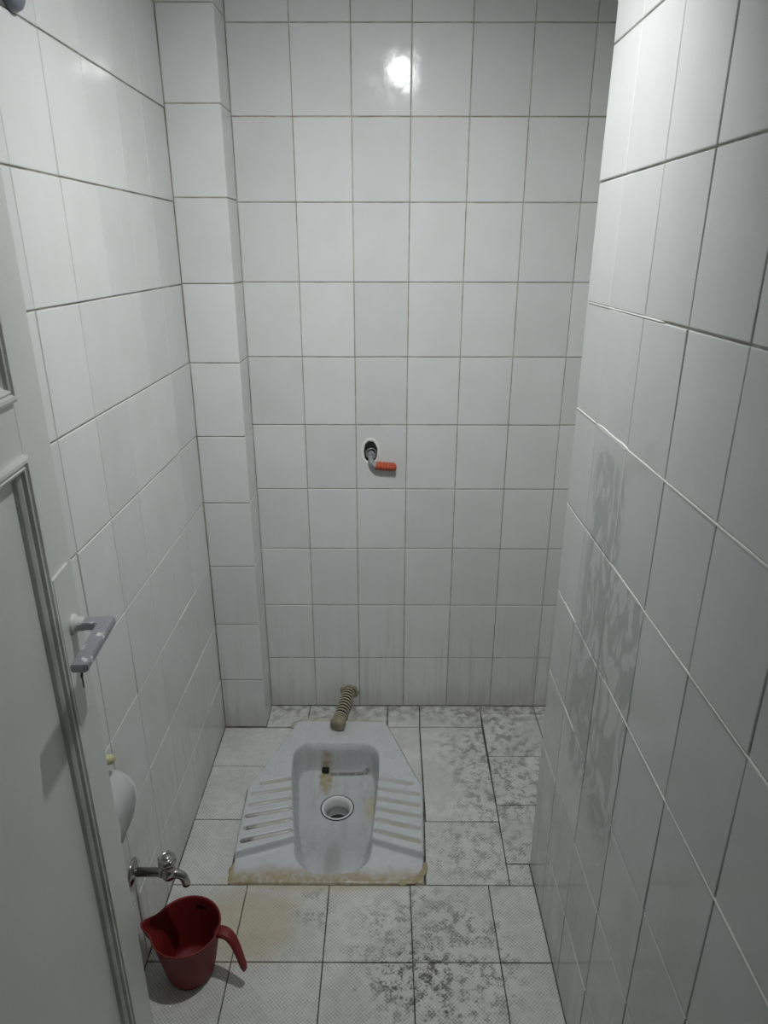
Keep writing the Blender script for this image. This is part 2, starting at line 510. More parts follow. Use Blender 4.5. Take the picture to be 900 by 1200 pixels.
# back wall
bm = bmesh.new()
add_box(bm, (-0.80, YB + GR, -0.10), (0.95, YB + 0.14, ZC + 0.05))
wall_back = struct(obj('wall_back', bm, M['grout']))
FB = frame((0, YB, 0), (1, 0, 0), (0, 0, 1))
XS = [XP, -0.241, -0.0895, 0.0625, 0.2135, 0.3655, 0.5180, XA]
random.seed(11)
hole_pts = None
for j in range(len(Z_BACK) - 1):
    for i in range(len(XS) - 1):
        hole = None
        if i == 2 and j == 4:
            hc = (-0.046, 0.923)
            hole = [(hc[0] + (0.021 + 0.0045 * noise.noise((math.cos(a) * 2, math.sin(a) * 2, 3.1))) * math.cos(a),
                     hc[1] + (0.034 + 0.006 * noise.noise((math.cos(a) * 2, math.sin(a) * 2, 8.1))) * math.sin(a)) for a in (2 * PI * k / 18 for k in range(18))]
            hole = list(reversed(hole))
        wall_tile(wall_back, FB, XS[i], XS[i + 1], Z_BACK[j], Z_BACK[j + 1], M['tile'], hole=hole)

# left wall
bm = bmesh.new()
add_box(bm, (XL - 0.14, -0.02, -0.10), (XL - GR, YB + 0.06, ZC + 0.05))
wall_left = struct(obj('wall_left', bm, M['grout_side']))
FL = frame((XL, 0, 0), (0, 1, 0), (0, 0, 1))
YS = [0.612, 0.770, 0.928, 1.0855, 1.244, 1.4005, 1.5585, 1.716, 1.884]
for j in range(len(Z_LEFT) - 1):
    for i in range(len(YS) - 1):
        sh = random.uniform(-0.002, 0.002)
        wall_tile(wall_left, FL, YS[i], YS[i + 1], Z_LEFT[j], Z_LEFT[j + 1], M['tile'], gu=0.0006, gv=0.0014)

# boxed pilaster in the back left corner
bm = bmesh.new()
add_box(bm, (XL - 0.02, YP + GR, -0.05), (XP - GR, YB + 0.03, ZC + 0.02))
pil = struct(obj('trim_1', bm, M['grout']))
FP = frame((0, YP, 0), (1, 0, 0), (0, 0, 1))
FPS = frame((XP, 0, 0), (0, 1, 0), (0, 0, 1))
for j in range(len(Z_PIL) - 1):
    wall_tile(pil, FP, XL + 0.001, XP + 0.0005, Z_PIL[j], Z_PIL[j + 1], M['tile'], gu=0.0008)
    wall_tile(pil, FPS, YP + 0.0015, YB - 0.0005, Z_PIL[j], Z_PIL[j + 1], M['tile'], gu=0.0008, tilt=0.0015)

# right wall, a thick pier that ends where the alcove begins
bm = bmesh.new()
add_box(bm, (XR + GR, -0.02, -0.10), (0.95, YR - GR, ZC + 0.05))
wall_right = struct(obj('wall_right', bm, M['grout_side']))
FR = frame((XR, 0, 0), (0, -1, 0), (0, 0, 1))
YSR = [YR, 1.200, 1.036, 0.880, 0.724, 0.574, 0.420, 0.266]
for j in range(len(Z_RIGHT) - 1):
    for i in range(len(YSR) - 1):
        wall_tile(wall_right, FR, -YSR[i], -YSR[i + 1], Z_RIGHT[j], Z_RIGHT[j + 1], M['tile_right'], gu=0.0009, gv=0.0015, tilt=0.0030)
# white grout left proud in some joints; thin lines also paint lit tile edges
def joint(y0, y1, z, wd, dz=0.0):
    bm = bmesh.new()
    n = max(2, int(abs(y1 - y0) / 0.02))
    rings = []
    for k in range(n + 1):
        y = y0 + (y1 - y0) * k / n
        h = wd * (0.65 + 0.7 * abs(noise.noise((y * 23, z * 7, 1.7))))
        if k in (0, n): h *= 0.3
        x = XR - 0.0011
        rings.append([(x + 0.004, y, z - h), (x, y, z - h * 0.5), (x, y, z + h * 0.5), (x + 0.004, y, z + h)])
    add_rings(bm, rings, True, True)
    bmesh.ops.recalc_face_normals(bm, faces=bm.faces)
    o = obj('grout_glint', bm, M['white_grout'], wall_right)
joint(1.336, 1.205, 1.2050, 0.0022)
joint(1.200, 1.030, 1.2050, 0.0062)
joint(1.030, 0.300, 1.2045, 0.0024)
joint(1.336, 0.960, 1.4040, 0.0018)
joint(1.040, 0.885, 1.0055, 0.0042)
joint(0.885, 0.300, 1.0050, 0.0018)
joint(1.00, 0.30, 0.8045, 0.0014)
joint(1.28, 1.19, 0.805, 0.0014)
joint(1.23, 1.12, 0.600, 0.0016)
bm = bmesh.new()
add_box(bm, (XR - 0.0012, 1.0345, 1.008), (XR + 0.004, 1.0380, 1.200), 0.0006, 1)
obj('grout_glint', bm, M['white_grout'], wall_right)

# alcove side wall, ceiling, front wall with the doorway
bm = bmesh.new()
add_box(bm, (XA + 0.001, YR - 0.05, -0.10), (XA + 0.12, YB + 0.05, ZC + 0.05))
struct(obj('wall_alcove', bm, M['plaster']))
bm = bmesh.new()
add_box(bm, (-0.80, -0.02, ZC), (0.95, YB + 0.14, ZC + 0.10))
struct(obj('ceiling', bm, M['plaster']))
bm = bmesh.new()
add_box(bm, (-0.80, YF - 0.10, -0.10), (-0.42, YF, ZC + 0.05))
add_box(bm, (0.37, YF - 0.10, -0.10), (0.95, YF, ZC + 0.05))
add_box(bm, (-0.42, YF - 0.10, 2.04), (0.37, YF, ZC + 0.05))
struct(obj('wall_front', bm, M['front_paint']))

# ------------------------------------------------------------------ floor
PCX = -0.1465                                        # pan centre line
def pan_half(y):
    if y <= 1.60: return 0.246 + (y - 1.287) / (1.60 - 1.287) * 0.013
    return max(0.02, 0.259 - (y - 1.60) / (1.888 - 1.60) * 0.105)
bm = bmesh.new()
x0, x1, y0, y1 = PCX - 0.150, PCX + 0.150, 1.30, 1.82       # opening that takes the bowl
zf = -0.0035
for a, b, c, d in ((-0.80, 0.95, -0.5, y0), (-0.80, x0, y0, y1), (x1, 0.95, y0, y1), (-0.80, 0.95, y1, YB + 0.14)):
    add_box(bm, (a, c, -0.16), (b, d, zf))
floor = struct(obj('floor', bm, M['grout_floor']))
T = []
def R4(xa, xb, ya, yb): T.append([(xa, ya), (xb, ya), (xb, yb), (xa, yb)])
XF = [XL, -0.3455, -0.1395, 0.0635, 0.2605, XR]
yr = [1.2765, 1.0765, 0.8760, 0.6760]
for ya, yb in zip(yr[1:], yr):
    for xa, xb in zip(XF, XF[1:]):
        R4(xa, xb, ya, yb)
pl = lambda y: PCX - pan_half(y) - 0.002
pr = lambda y: PCX + pan_half(y) + 0.002
T.append([(XL, 1.2765), (pl(1.28), 1.2765), (pl(1.488), 1.488), (XL, 1.488)])
T.append([(XL, 1.488), (pl(1.488), 1.488), (pl(1.60), 1.60), (pl(1.701), 1.701), (XL, 1.701)])
T.append([(XL, 1.701), (pl(1.701), 1.701), (pl(1.884), 1.884), (XL, 1.884)])
T.append([(XP, 1.886), (-0.262, 1.889), (-0.262, YB), (XP, YB)])
T.append([(-0.262, 1.905), (-0.130, 1.905), (-0.130, YB), (-0.262, YB)])
T.append([(-0.130, 1.905), (0.006, 1.905), (0.008, YB), (-0.130, YB)])
T.append([(0.010, 1.886), (0.112, 1.610), (0.114, 1.888)])
T.append([(0.008, 1.888), (0.115, 1.888), (0.120, YB), (0.008, YB)])
T.append([(0.114, 1.482), (0.319, 1.482), (0.324, 1.888), (0.116, 1.888)])
T.append([(0.116, 1.888), (0.324, 1.888), (0.332, YB), (0.121, YB)])
T.append([(pr(1.30) + 0.001, 1.2765), (0.315, 1.2765), (0.319, 1.482), (pr(1.48) + 0.001, 1.482)])
xj = lambda y: 0.315 + (y - 1.2765) * 0.022
T.append([(xj(1.28), 1.2765), (XR, 1.2765), (XR, 1.340), (xj(1.34), 1.342)])
for ya, yb in ((1.342, 1.545), (1.545, 1.748), (1.748, 1.961), (1.961, YB)):
    T.append([(xj(ya), ya), (0.517, ya), (0.517, yb), (xj(yb), yb)])
    R4(0.517, XA, ya, yb)
for pts in T:
    floor_tile(floor, pts, M['floor'])

# ------------------------------------------------------------------ squat pan
pan = thing('squat_toilet', 'pale grey ceramic squat pan set in the floor with ribbed foot rests', 'toilet', (PCX, 1.59, 0.0))
BX, BY0, BY1 = 0.1235, 1.309, 1.792
def bowl_w(y): return lerp(0.0985, 0.1325, sst(1.30, 1.74, y))
def bowl_c(y): return -0.045 * (y - 1.56)
DRX, DRY, DRZ, DRR = -0.001, 1.652, -0.118, 0.043
def sst(a, b, v):
    t = min(1, max(0, (v - a) / (b - a))); return t * t * (3 - 2 * t)
def lerp(a, b, t): return a + (b - a) * t
def seg_d(px, py, g):
    ax, ay, bx, by = g
    dx, dy = bx - ax, by - ay
    t = max(0, min(1, ((px - ax) * dx + (py - ay) * dy) / (dx * dx + dy * dy)))
    return math.hypot(px - ax - t * dx, py - ay - t * dy)
GROOVES = []
for s in (-1, 1):
    for k in range(6):
        yi = 1.630 - 0.0408 * k            # inner end
        yo = yi - 0.018 - 0.0035 * k
        xo = (0.217, 0.236, 0.233, 0.236, 0.231, 0.232)[k] + (0.006 if s > 0 else 0)
        GROOVES.append((bowl_c(yi) + s * (bowl_w(yi) + 0.013), yi, s * xo, yo))
def bowl_sdf(px, y):
    cy = (BY0 + BY1) / 2; hy = (BY1 - BY0) / 2
    px = (px - bowl_c(y))
    hw = bowl_w(y)
    r = 0.060 if y > cy else 0.072
    qx, qy = abs(px) - hw + r, abs(y - cy) - hy + r
    return math.hypot(max(qx, 0), max(qy, 0)) + min(max(qx, qy), 0) - r
def pan_h(px, y):
    hw = pan_half(y)
    edge = min(hw - abs(px), y - 1.2785, 1.905 - y)
    step = 1.352 + (0.248 - abs(px)) / 0.13 * 0.046
    fr = 0.0035 + 0.0015 * noise.noise((px * 14, y * 14, 0))
    bk = lerp(0.025, 0.012, sst(1.36, 1.72, y))
    z = lerp(fr, bk, sst(step - 0.0020, step + 0.0030, y))
    z -= (0.006 if y > step else 0.003) * (1 - sst(0.0, 0.006, edge)) ** 2 * (1.4 if y > step else 1)
    sd = bowl_sdf(px, y)
    if y < 1.69 and sd > 0.002:
        m = min(seg_d(px, y, g) for g in GROOVES)
        z -= 0.0062 * (1 - sst(0.0055, 0.0084, m))
        z += 0.0012 * (1 - sst(0.0008, 0.003, abs(m - 0.0104)))
    if sd < 0.004:
        # bowl
        if y >= DRY: fl = lerp(DRZ, -0.094, sst(DRY + 0.045, BY1 - 0.003, y))
        else: fl = lerp(DRZ, -0.038, sst(DRY - 0.045, BY0 + 0.02, y) ** 1.15)
        fl += 0.012 * (abs(px) / BX) ** 3.0
        wallw = lerp(0.030, 0.014, sst(1.34, 1.55, y))
        t = sst(-0.004, wallw, -sd)
        t2 = min(1.0, max(0.0, (-sd + 0.002) / wallw))
        k = lerp(t, 1 - (1 - t2) ** 2.4, lerp(0.55, 0.95, sst(1.70, 1.78, y)))
        z = lerp(z, fl, k)
    if edge < 0.0: z = -0.015
    return z
NX, NY = 250, 300
gx = [PCX - 0.262 + 0.524 * i / NX for i in range(NX + 1)]
gy = [1.275 + 0.633 * j / NY for j in range(NY + 1)]
H = [[pan_h(x - PCX, y) for x in gx] for y in gy]
def region(x, y):
    px = x - PCX
    if math.hypot(px - DRX, y - DRY) < DRR: return None
    hw = pan_half(y)
    if abs(px) > hw + 0.004: return None
    sd_ = bowl_sdf(px, y)
    if sd_ < 0.0: return 'bowl'
    step = 1.352 + (0.248 - abs(px)) / 0.13 * 0.046
    if sd_ > 0.004 and step - 0.004 < y < 1.668: return 'foot_rest_l' if px < 0 else 'foot_rest_r'
    return 'rim'
parts = {}
for j in range(NY):
    for i in range(NX):
        r = region((gx[i] + gx[i + 1]) / 2, (gy[j] + gy[j + 1]) / 2)
        if r: parts.setdefault(r, []).append((i, j))
for nm, cells in parts.items():
    ids = {}; verts = []; faces = []
    def vid(i, j):
        k = (i, j)
        if k not in ids:
            ids[k] = len(verts); verts.append((gx[i] - PCX, gy[j] - 1.59, H[j][i]))
        return ids[k]
    for i, j in cells:
        faces.append((vid(i, j), vid(i + 1, j), vid(i + 1, j + 1), vid(i, j + 1)))
    base = 'foot_rest' if nm.startswith('foot') else nm
    me = bpy.data.meshes.new(base)
    me.from_pydata(verts, [], faces)
    at = me.attributes.new('groove', 'FLOAT', 'POINT')
    if base == 'foot_rest':
        for q, v in enumerate(verts):
            m = min(seg_d(v[0], v[1] + 1.59, g) for g in GROOVES)
            at.data[q].value = 1 - sst(0.0050, 0.0090, m)
    me.materials.append(M['pan'])
    for p in me.polygons: p.use_smooth = True
    link(base, me, pan)
# drain liner, pipe and water
bm = bmesh.new()
dl = (DRX, DRY - 1.59, DRZ)
add_lathe(bm, [(0.0475, -0.006), (0.0490, 0.0015), (0.0470, 0.0036), (0.0445, 0.0034), (0.0400, -0.005), (0.0375, -0.014), (0.0365, -0.030)], 48, Matrix.Translation(dl))
bmesh.ops.recalc_face_normals(bm, faces=bm.faces)
bm2 = bmesh.new()
add_lathe(bm2, [(0.0520, 0.0012), (0.0485, 0.0014), (0.0485, -0.004), (0.0520, -0.004), (0.0520, 0.0012)], 48, Matrix.Translation(dl))
bmesh.ops.recalc_face_normals(bm2, faces=bm2.faces)
obj('drain_gap', bm2, M['black'], pan)  # black ring drawn in for the dark gap round the liner
o = obj('drain_ring', bm, M['white_plastic'], pan, True); o['label'] = 'white plastic drain ring'
bm = bmesh.new()
add_lathe(bm, [(0.0366, -0.028), (0.0366, -0.085), (0.0, -0.085)], 40, Matrix.Translation(dl))
bmesh.ops.reverse_faces(bm, faces=bm.faces)
obj('drain_pipe', bm, M['drain_pipe'], pan, True)
bm = bmesh.new()
add_lathe(bm, [(0.0364, -0.062), (0.0, -0.062)], 40, Matrix.Translation(dl))
obj('drain_water', bm, M['water'], pan)
# flush inlet: a short dark spout opening low in the rear wall of the bowl
bm = bmesh.new()
add_box(bm, (-0.205 - PCX, 1.772 - 1.59, -0.093), (-0.182 - PCX, 1.790 - 1.59, -0.078), 0.003, 2)
obj('flush_inlet', bm, M['black'], pan, True)
# mineral crust at the two front corners and cement behind the pan
def lump(name, pts, r, mat, parent, hz=0.006, seed=0.0, n=None, off=(0, 0, 0)):
    """low ragged ribbon of mortar along a polyline"""
    P = [Vector(p) for p in pts]
    path = []
    for a, b in zip(P, P[1:]):
        k = max(2, int((b - a).length / 0.006))
        path += [a.lerp(b, i / k) for i in range(k)]
    path.append(P[-1])
    bm = bmesh.new(); rings = []
    for i, p in enumerate(path):
        d = (path[min(i + 1, len(path) - 1)] - path[max(0, i - 1)]).normalized()
        s = Vector((-d.y, d.x, 0))
        e = min(1, i / 2 + 0.15, (len(path) - 1 - i) / 2 + 0.15)
        ring = []
        for k in range(9):
            a = PI * k / 8
            rr = r * e * (1 + 0.55 * noise.noise((p.x * 60 + seed, p.y * 60, k * 0.8)))
            hh = hz * e * (1 + 0.8 * noise.noise((p.x * 90, p.y * 90 + seed, k * 0.9)))
            ring.append(p + s * (math.cos(a) * rr) + Vector((0, 0, math.sin(a) * hh - 0.001)) - Vector(off))
        rings.append(ring)
    add_rings(bm, rings, True, True, closed=False)
    bmesh.ops.recalc_face_normals(bm, faces=bm.faces)
    return obj(name, bm, mat, parent, True)
OFF = (PCX, 1.59, 0)
lump('caulk', [(-0.392, 1.278, 0.001), (-0.396, 1.325, 0.001), (-0.393, 1.342, 0.001)], 0.0065, M['caulk'], pan, 0.003, 1, off=OFF)
lump('caulk', [(0.030, 1.282, 0.001), (0.080, 1.288, 0.002), (0.102, 1.318, 0.002), (0.106, 1.346, 0.002)], 0.0085, M['caulk'], pan, 0.004, 5, off=OFF)
lump('cement_seam', [(-0.315, 1.880, 0.003), (-0.285, 1.903, 0.004), (-0.225, 1.912, 0.006), (-0.165, 1.910, 0.006)], 0.016, M['cement'], pan, 0.008, 3, off=OFF)
lump('cement_seam', [(-0.165, 1.910, 0.004), (-0.08, 1.908, 0.005), (0.0, 1.902, 0.003)], 0.010, M['cement'], pan, 0.005, 13, off=OFF)
for o in list(pan.children):
    if o.name.startswith('caulk'): o['label'] = 'yellowed lumpy caulk'

# ------------------------------------------------------------------ corrugated flush hose
hose = thing('flush_hose', 'short cream corrugated hose from the back wall into the rear of the squat pan', 'hose', (-0.150, 1.90, 0.02))
hl = Vector(hose.location)
path = bez((-0.1255, 2.012, 0.060), (-0.133, 1.965, 0.055), (-0.144, 1.905, 0.050), (-0.156, 1.856, 0.038), 91)
prof = []
for i in range(len(path)):
    ph = (i / 7.0) % 1.0
    prof.append(0.0172 + 0.0045 * math.sin(2 * PI * ph))
bm = bmesh.new()
fs = add_rings(bm, tube_rings([p - hl for p in path], prof, 20), True, True)
for k, f in enumerate(fs):
    i = k // 20
    f.material_index = 1 if (prof[i] + prof[i + 1]) / 2 < 0.0178 else 0
obj('corrugated_tube', bm, [M['rib'], M['valley']], hose, True)
bm = bmesh.new()
ep = path[-1] - hl
d = (path[-1] - path[-4]).normalized()
rings = []
for tt, rr in ((-0.030, 0.0195), (-0.022, 0.0225), (-0.012, 0.0215), (-0.004, 0.0245), (0.004, 0.0250), (0.010, 0.0225), (0.013, 0.016)):
    c = ep + d * tt
    m = axis_mat(c, d)
    rings.append([m @ Vector((rr * (1 + 0.16 * noise.noise((math.cos(a) * 2.2, math.sin(a) * 2.2, tt * 150))) * math.cos(a), rr * (1 + 0.16 * noise.noise((math.cos(a) * 2.2 + 5, math.sin(a) * 2.2, tt * 150))) * math.sin(a), 0)) for a in (2 * PI * k / 22 for k in range(22))])
add_rings(bm, rings, True, True)
o = obj('end_cuff', bm, M['dirty_cement'], hose, True); o['label'] = 'cement-crusted hose end'
bm = bmesh.new()
m = axis_mat(Vector((-0.1245, YB - 0.001, 0.060)) - hl, (0, -1, 0))
rings = []
for rr, zz in ((0.034, -0.003), (0.031, 0.003), (0.026, 0.006), (0.021, 0.004), (0.018, -0.004)):
    rings.append([m @ Vector((rr * (1 + 0.28 * noise.noise((math.cos(a) * 1.9, math.sin(a) * 1.9, 4.4))) * math.cos(a) * 0.85, rr * (1 + 0.22 * noise.noise((math.cos(a) * 1.9, math.sin(a) * 1.9, 9.4))) * math.sin(a), zz)) for a in (2 * PI * k / 26 for k in range(26))])
add_rings(bm, rings, False, False)
bmesh.ops.recalc_face_normals(bm, faces=bm.faces)
o = obj('mortar_collar', bm, M['dirty_cement'], hose, True); o['label'] = 'dirty mortar round the hose hole'

# ------------------------------------------------------------------ broken pipe outlet in the back wall
st = thing('pipe_outlet', 'cut metal pipe with an orange stub in a broken tile of the back wall', 'pipe', (-0.046, YB, 0.92))
sl = Vector(st.location)
bm = bmesh.new()
bmesh.ops.create_circle(bm, cap_ends=True, radius=1.0, segments=20)
for v in bm.verts: v.co = Vector((v.co.x * 0.026, 0.0012, v.co.y * 0.040))
obj('hole_back', bm, M['black'], st)
bm = bmesh.new()
m = axis_mat((0.002, 0.002, -0.003), (0.1, -1, 0.1))
add_lathe(bm, [(0.0175, -0.004), (0.0175, 0.008), (0.0145, 0.0088), (0.0130, 0.004), (0.0130, -0.002)], 24, m)
bmesh.ops.recalc_face_normals(bm, faces=bm.faces)
obj('pipe_end', bm, M['steel'], st, True)
bm = bmesh.new()
add_lathe(bm, [(0.0131, 0.0015), (0.0, 0.0035)], 20, m)
obj('pipe_plug', bm, M['pipe_grey'], st)
bm = bmesh.new()
add_tube(bm, bez((0.000, 0.000, -0.012), (0.000, -0.008, -0.026), (0.004, -0.012, -0.036), (0.021, -0.0125, -0.038), 10), [0.0075, 0.008, 0.0085, 0.009, 0.0095, 0.0095, 0.0095, 0.010, 0.0105, 0.011, 0.0115], 16)
obj('pipe_elbow', bm, M['pipe_grey'], st, True)
bm = bmesh.new()
n = 44
pp = [Vector((0.018 + 0.058 * k / n, -0.0135 - 0.0008 * math.sin(k * 0.5), -0.0375 - 0.004 * k / n)) for k in range(n + 1)]
rad = [(0.0120 + 0.0021 * math.sin(k * PI / 2.2)) * (0.75 if k in (0, n) else 1) * (1 + 0.14 * noise.noise((k * 0.7, 1.0, 2.0))) for k in range(n + 1)]
add_tube(bm, pp, rad, 18)
o = obj('orange_stub', bm, M['orange'], st, True); o['label'] = 'orange-red threaded stub'
bm = bmesh.new()
rings = []
m = axis_mat((0, -0.0002, 0.003), (0, -1, 0))
for q, zz in ((1.30, 0.0), (1.18, 0.0022), (1.02, 0.0020), (0.93, -0.002)):
    rings.append([m @ Vector(((0.0345 * q * (1 + 0.13 * noise.noise((math.cos(a) * 2.5, math.sin(a) * 2.5, 4.0)))) * math.cos(a), (0.0215 * q * (1 + 0.16 * noise.noise((math.cos(a) * 2.5, math.sin(a) * 2.5, 7.0)))) * math.sin(a), zz)) for a in (2 * PI * k / 30 for k in range(30))])
add_rings(bm, rings, False, False)
bmesh.ops.recalc_face_normals(bm, faces=bm.faces)
obj('filler_ring', bm, M['white_grout'], st, True)

# ------------------------------------------------------------------ door
TH = -0.09
EDGE = Vector((-0.4437, 0.88, 0.0))
dd = Vector((-TH, -1, 0)).normalized()        # from the free edge to the hinges
dn = Vector((1, TH * -1 * -1, 0)); dn = Vector((-dd.y, dd.x, 0)).normalized()
if dn.x < 0: dn = -dn
# local frame of the door: x along the leaf from the free edge, y up the face normal (into the room), z up
DM = Matrix((dd, dn, Vector((0, 0, 1)))).transposed().to_4x4()
DM.translation = EDGE
DWD, DHT, DTK = 0.66, 2.0, 0.040
door = bpy.data.objects.new('door_1', None); C.objects.link(door)
door.empty_display_size = 0.1
door.matrix_world = DM
struct(door)
door['label'] = 'open white panelled door with a worn grey lever handle, left edge of view'
def fixn(bm):
    bmesh.ops.recalc_face_normals(bm, faces=bm.faces)
    return bm
ST = 0.088
def dbox(name, x0, x1, z0, z1, y0=-DTK, y1=0.0, bev=0.002, mat='door'):
    bm = bmesh.new()
    add_box(bm, (x0, y0, z0), (x1, y1, z1), bev, 2)
    return obj(name, fixn(bm), M[mat], door)
ZB, ZT = 0.008, DHT
PANELS = [(0.16, 1.262), (1.332, 1.90)]
dbox('stile', 0.0, ST, ZB, ZT, bev=0.003)
dbox('stile', DWD - ST, DWD, ZB, ZT)
for z0, z1 in ((ZB, PANELS[0][0]), (PANELS[0][1], PANELS[1][0]), (PANELS[1][1], ZT)):
    dbox('rail', ST - 0.001, DWD - ST + 0.001, z0, z1, y1=-0.0002, bev=0.0008)
for z0, z1 in PANELS:
    dbox('panel', ST - 0.004, DWD - ST + 0.004, z0 - 0.004, z1 + 0.004, -0.030, -0.010, 0.0)
# mouldings: a stepped profile run along each side of each panel, mitred at the corners
PROF = [(p * 0.82, h) for p, h in [(-0.003, 0.0), (-0.003, 0.0045), (0.001, 0.0062), (0.006, 0.0062), (0.008, 0.0030), (0.0095, 0.0030), (0.0125, 0.0050), (0.0155, 0.0040), (0.0175, -0.0005), (0.0205, -0.0020), (0.024, -0.0045), (0.026, -0.0100), (-0.003, -0.0100)]]
for z0, z1 in PANELS:
    xa, xb = ST, DWD - ST
    corners = [(xa, z0), (xb, z0), (xb, z1), (xa, z1)]
    inn = [(1, 1), (-1, 1), (-1, -1), (1, -1)]
    for k in range(4):
        k2 = (k + 1) % 4
        bm = bmesh.new()
        rings = []
        for c, s in ((corners[k], inn[k]), (corners[k2], inn[k2])):
            rings.append([(c[0] + s[0] * p, h, c[1] + s[1] * p) for p, h in PROF])
        add_rings(bm, rings, True, True)
        obj('moulding', fixn(bm), M['moulding'] if k in (1, 3) else M['moulding_clean'], door)
# lock plate, keyhole, rose and lever
UR, ZR = 0.0425, 1.006
bm = bmesh.new(); add_box(bm, (0.022, -0.001, 0.862), (0.0795, 0.0032, 1.0925), 0.0014, 2)
obj('lock_plate', fixn(bm), M['door'], door)
bm = bmesh.new(); add_box(bm, (0.0425, 0.0025, 0.902), (0.0470, 0.0037, 0.924), 0.0008, 1)
add_lathe(bm, [(0.0045, -0.0004), (0.0045, 0.0006), (0.0, 0.0006)], 14, axis_mat((0.0447, 0.0032, 0.924), (0, 1, 0)))
obj('keyhole', fixn(bm), M['black'], door)
bm = bmesh.new()
add_lathe(bm, [(0.0, -0.002), (0.0145, -0.002), (0.0145, 0.003), (0.0130, 0.0045), (0.0105, 0.005), (0.0100, 0.0150), (0.0, 0.0150)], 28, axis_mat((UR, 0.0030, ZR), (0, 1, 0)))
obj('rose', fixn(bm), M['door'], door, True)
# L-shaped flat lever: outline in the horizontal plane, 10 mm thick
pts = [(UR - 0.0105, 0.010), (UR - 0.0117, 0.0520), (UR - 0.0100, 0.0570), (UR - 0.0050, 0.0600), (UR + 0.113, 0.0575), (UR + 0.115, 0.0550),
       (UR + 0.114, 0.0365), (UR + 0.0125, 0.0385), (UR + 0.0100, 0.0360), (UR + 0.0105, 0.010)]
bm = bmesh.new()
f = bm.faces.new([bm.verts.new((u, n_, ZR - 0.0055)) for u, n_ in pts])
r = bmesh.ops.extrude_face_region(bm, geom=[f])
for v in r['geom']:
    if isinstance(v, bmesh.types.BMVert): v.co.z += 0.011
fixn(bm)
bmesh.ops.bevel(bm, geom=[e for e in bm.edges], offset=0.0016, segments=2, affect='EDGES')
o = obj('lever', bm, M['lever'], door); o['label'] = 'worn grey metal lever with white paint traces'
# hinges
for z in (0.25, 1.75):
    bm = bmesh.new()
    add_tube(bm, [(DWD + 0.006, 0.004, z), (DWD + 0.006, 0.004, z + 0.09)], 0.007, 12)
    add_box(bm, (DWD - 0.03, -0.0005, z), (DWD + 0.004, 0.002, z + 0.09))
    obj('hinge', fixn(bm), M['chrome'], door)

# ------------------------------------------------------------------ water tap on the left wall
tap = thing('water_tap', 'small tarnished chrome tap low on the left tiled wall', 'tap', (XL, 1.083, 0.262))
bm = bmesh.new()
mx = axis_mat((0, 0, 0), (1, 0, 0))
add_lathe(bm, [(0.0, 0.0), (0.029, 0.0), (0.029, 0.0025), (0.026, 0.006), (0.017, 0.009), (0.0105, 0.011), (0.0, 0.011)], 32, mx)
obj('wall_flange', fixn(bm), M['chrome'], tap, True)
bm = bmesh.new()
add_lathe(bm, [(0.0, 0.008), (0.0095, 0.008), (0.0095, 0.058), (0.0115, 0.059), (0.0115, 0.066), (0.010, 0.067), (0.0, 0.069)], 20, mx)
obj('inlet_pipe', fixn(bm), M['chrome'], tap, True)
bm = bmesh.new()
add_lathe(bm, [(0.0, -0.016), (0.010, -0.016), (0.0145, -0.010), (0.0155, 0.0), (0.0140, 0.010), (0.0115, 0.016), (0.0125, 0.018), (0.0125, 0.022), (0.009, 0.024), (0.0, 0.024)], 24, Matrix.Translation((0.077, 0, 0)))
obj('body', fixn(bm), M['chrome'], tap, True)
bm = bmesh.new()
add_tube(bm, bez((0.083, 0.0, -0.004), (0.101, 0.002, -0.004), (0.108, 0.003, -0.012), (0.110, 0.003, -0.038), 12), [0.0115, 0.0112, 0.0106, 0.0100, 0.0095, 0.0092, 0.009, 0.0088, 0.0087, 0.0086, 0.0086, 0.0088, 0.0088], 16)
obj('spout', fixn(bm), M['chrome'], tap, True)
bm = bmesh.new()
hm = Matrix.Translation((0.077, 0, 0.024))
seg = 40
rings = []
for rr, zz, fl in ((0.0, 0.0, 0), (0.012, 0.0, 0), (0.0175, 0.002, 1), (0.0190, 0.006, 1), (0.0190, 0.014, 1), (0.0170, 0.0175, 1), (0.0145, 0.0185, 0), (0.0135, 0.0170, 0), (0.0095, 0.0170, 0), (0.0085, 0.0195, 0), (0.004, 0.0215, 0), (0.0, 0.0218, 0)):
    rings.append([hm @ Vector(((rr + 0.0009 * fl * math.cos(8 * a)) * math.cos(a), (rr + 0.0009 * fl * math.cos(8 * a)) * math.sin(a), zz)) for a in (2 * PI * k / seg for k in range(seg))])
add_rings(bm, rings, False, False)
bmesh.ops.remove_doubles(bm, verts=bm.verts, dist=1e-6)
obj('turn_knob', fixn(bm), M['chrome'], tap, True)

# ------------------------------------------------------------------ red plastic jug on the floor
jug = thing('water_jug', 'dark red plastic jug with open handle standing on the floor below the tap', 'jug', (-0.428, 1.058, 0.001))
JH, RB, RT = 0.132, 0.049, 0.072
bm = bmesh.new()
seg = 56
def jr(t): return RB + (RT - RB) * (t ** 0.85)
SP = PI * 1.0                           # spout points to the wall
rings = []
levels = [(0.0, 0.92, 0.0), (0.0, 1.0, 0.004)] + [(t, 1.0, 0.004 + t * (JH - 0.004)) for t in [k / 12 for k in range(1, 13)]]
def ring(t, z, scale=1.0, off=0.0):
    out = []
    for k in range(seg):
        a = 2 * PI * k / seg
        r = jr(t) * scale + off
        da = (a - SP + PI) % (2 * PI) - PI
        sp = math.exp(-(da / 0.23) ** 2) * sst(0.45, 1.0, t)
        rr = r + 0.024 * sp
        zz = z + 0.006 * sp * (1 if t > 0.95 else 0)
        out.append((rr * math.cos(a), rr * math.sin(a), zz))
    return out
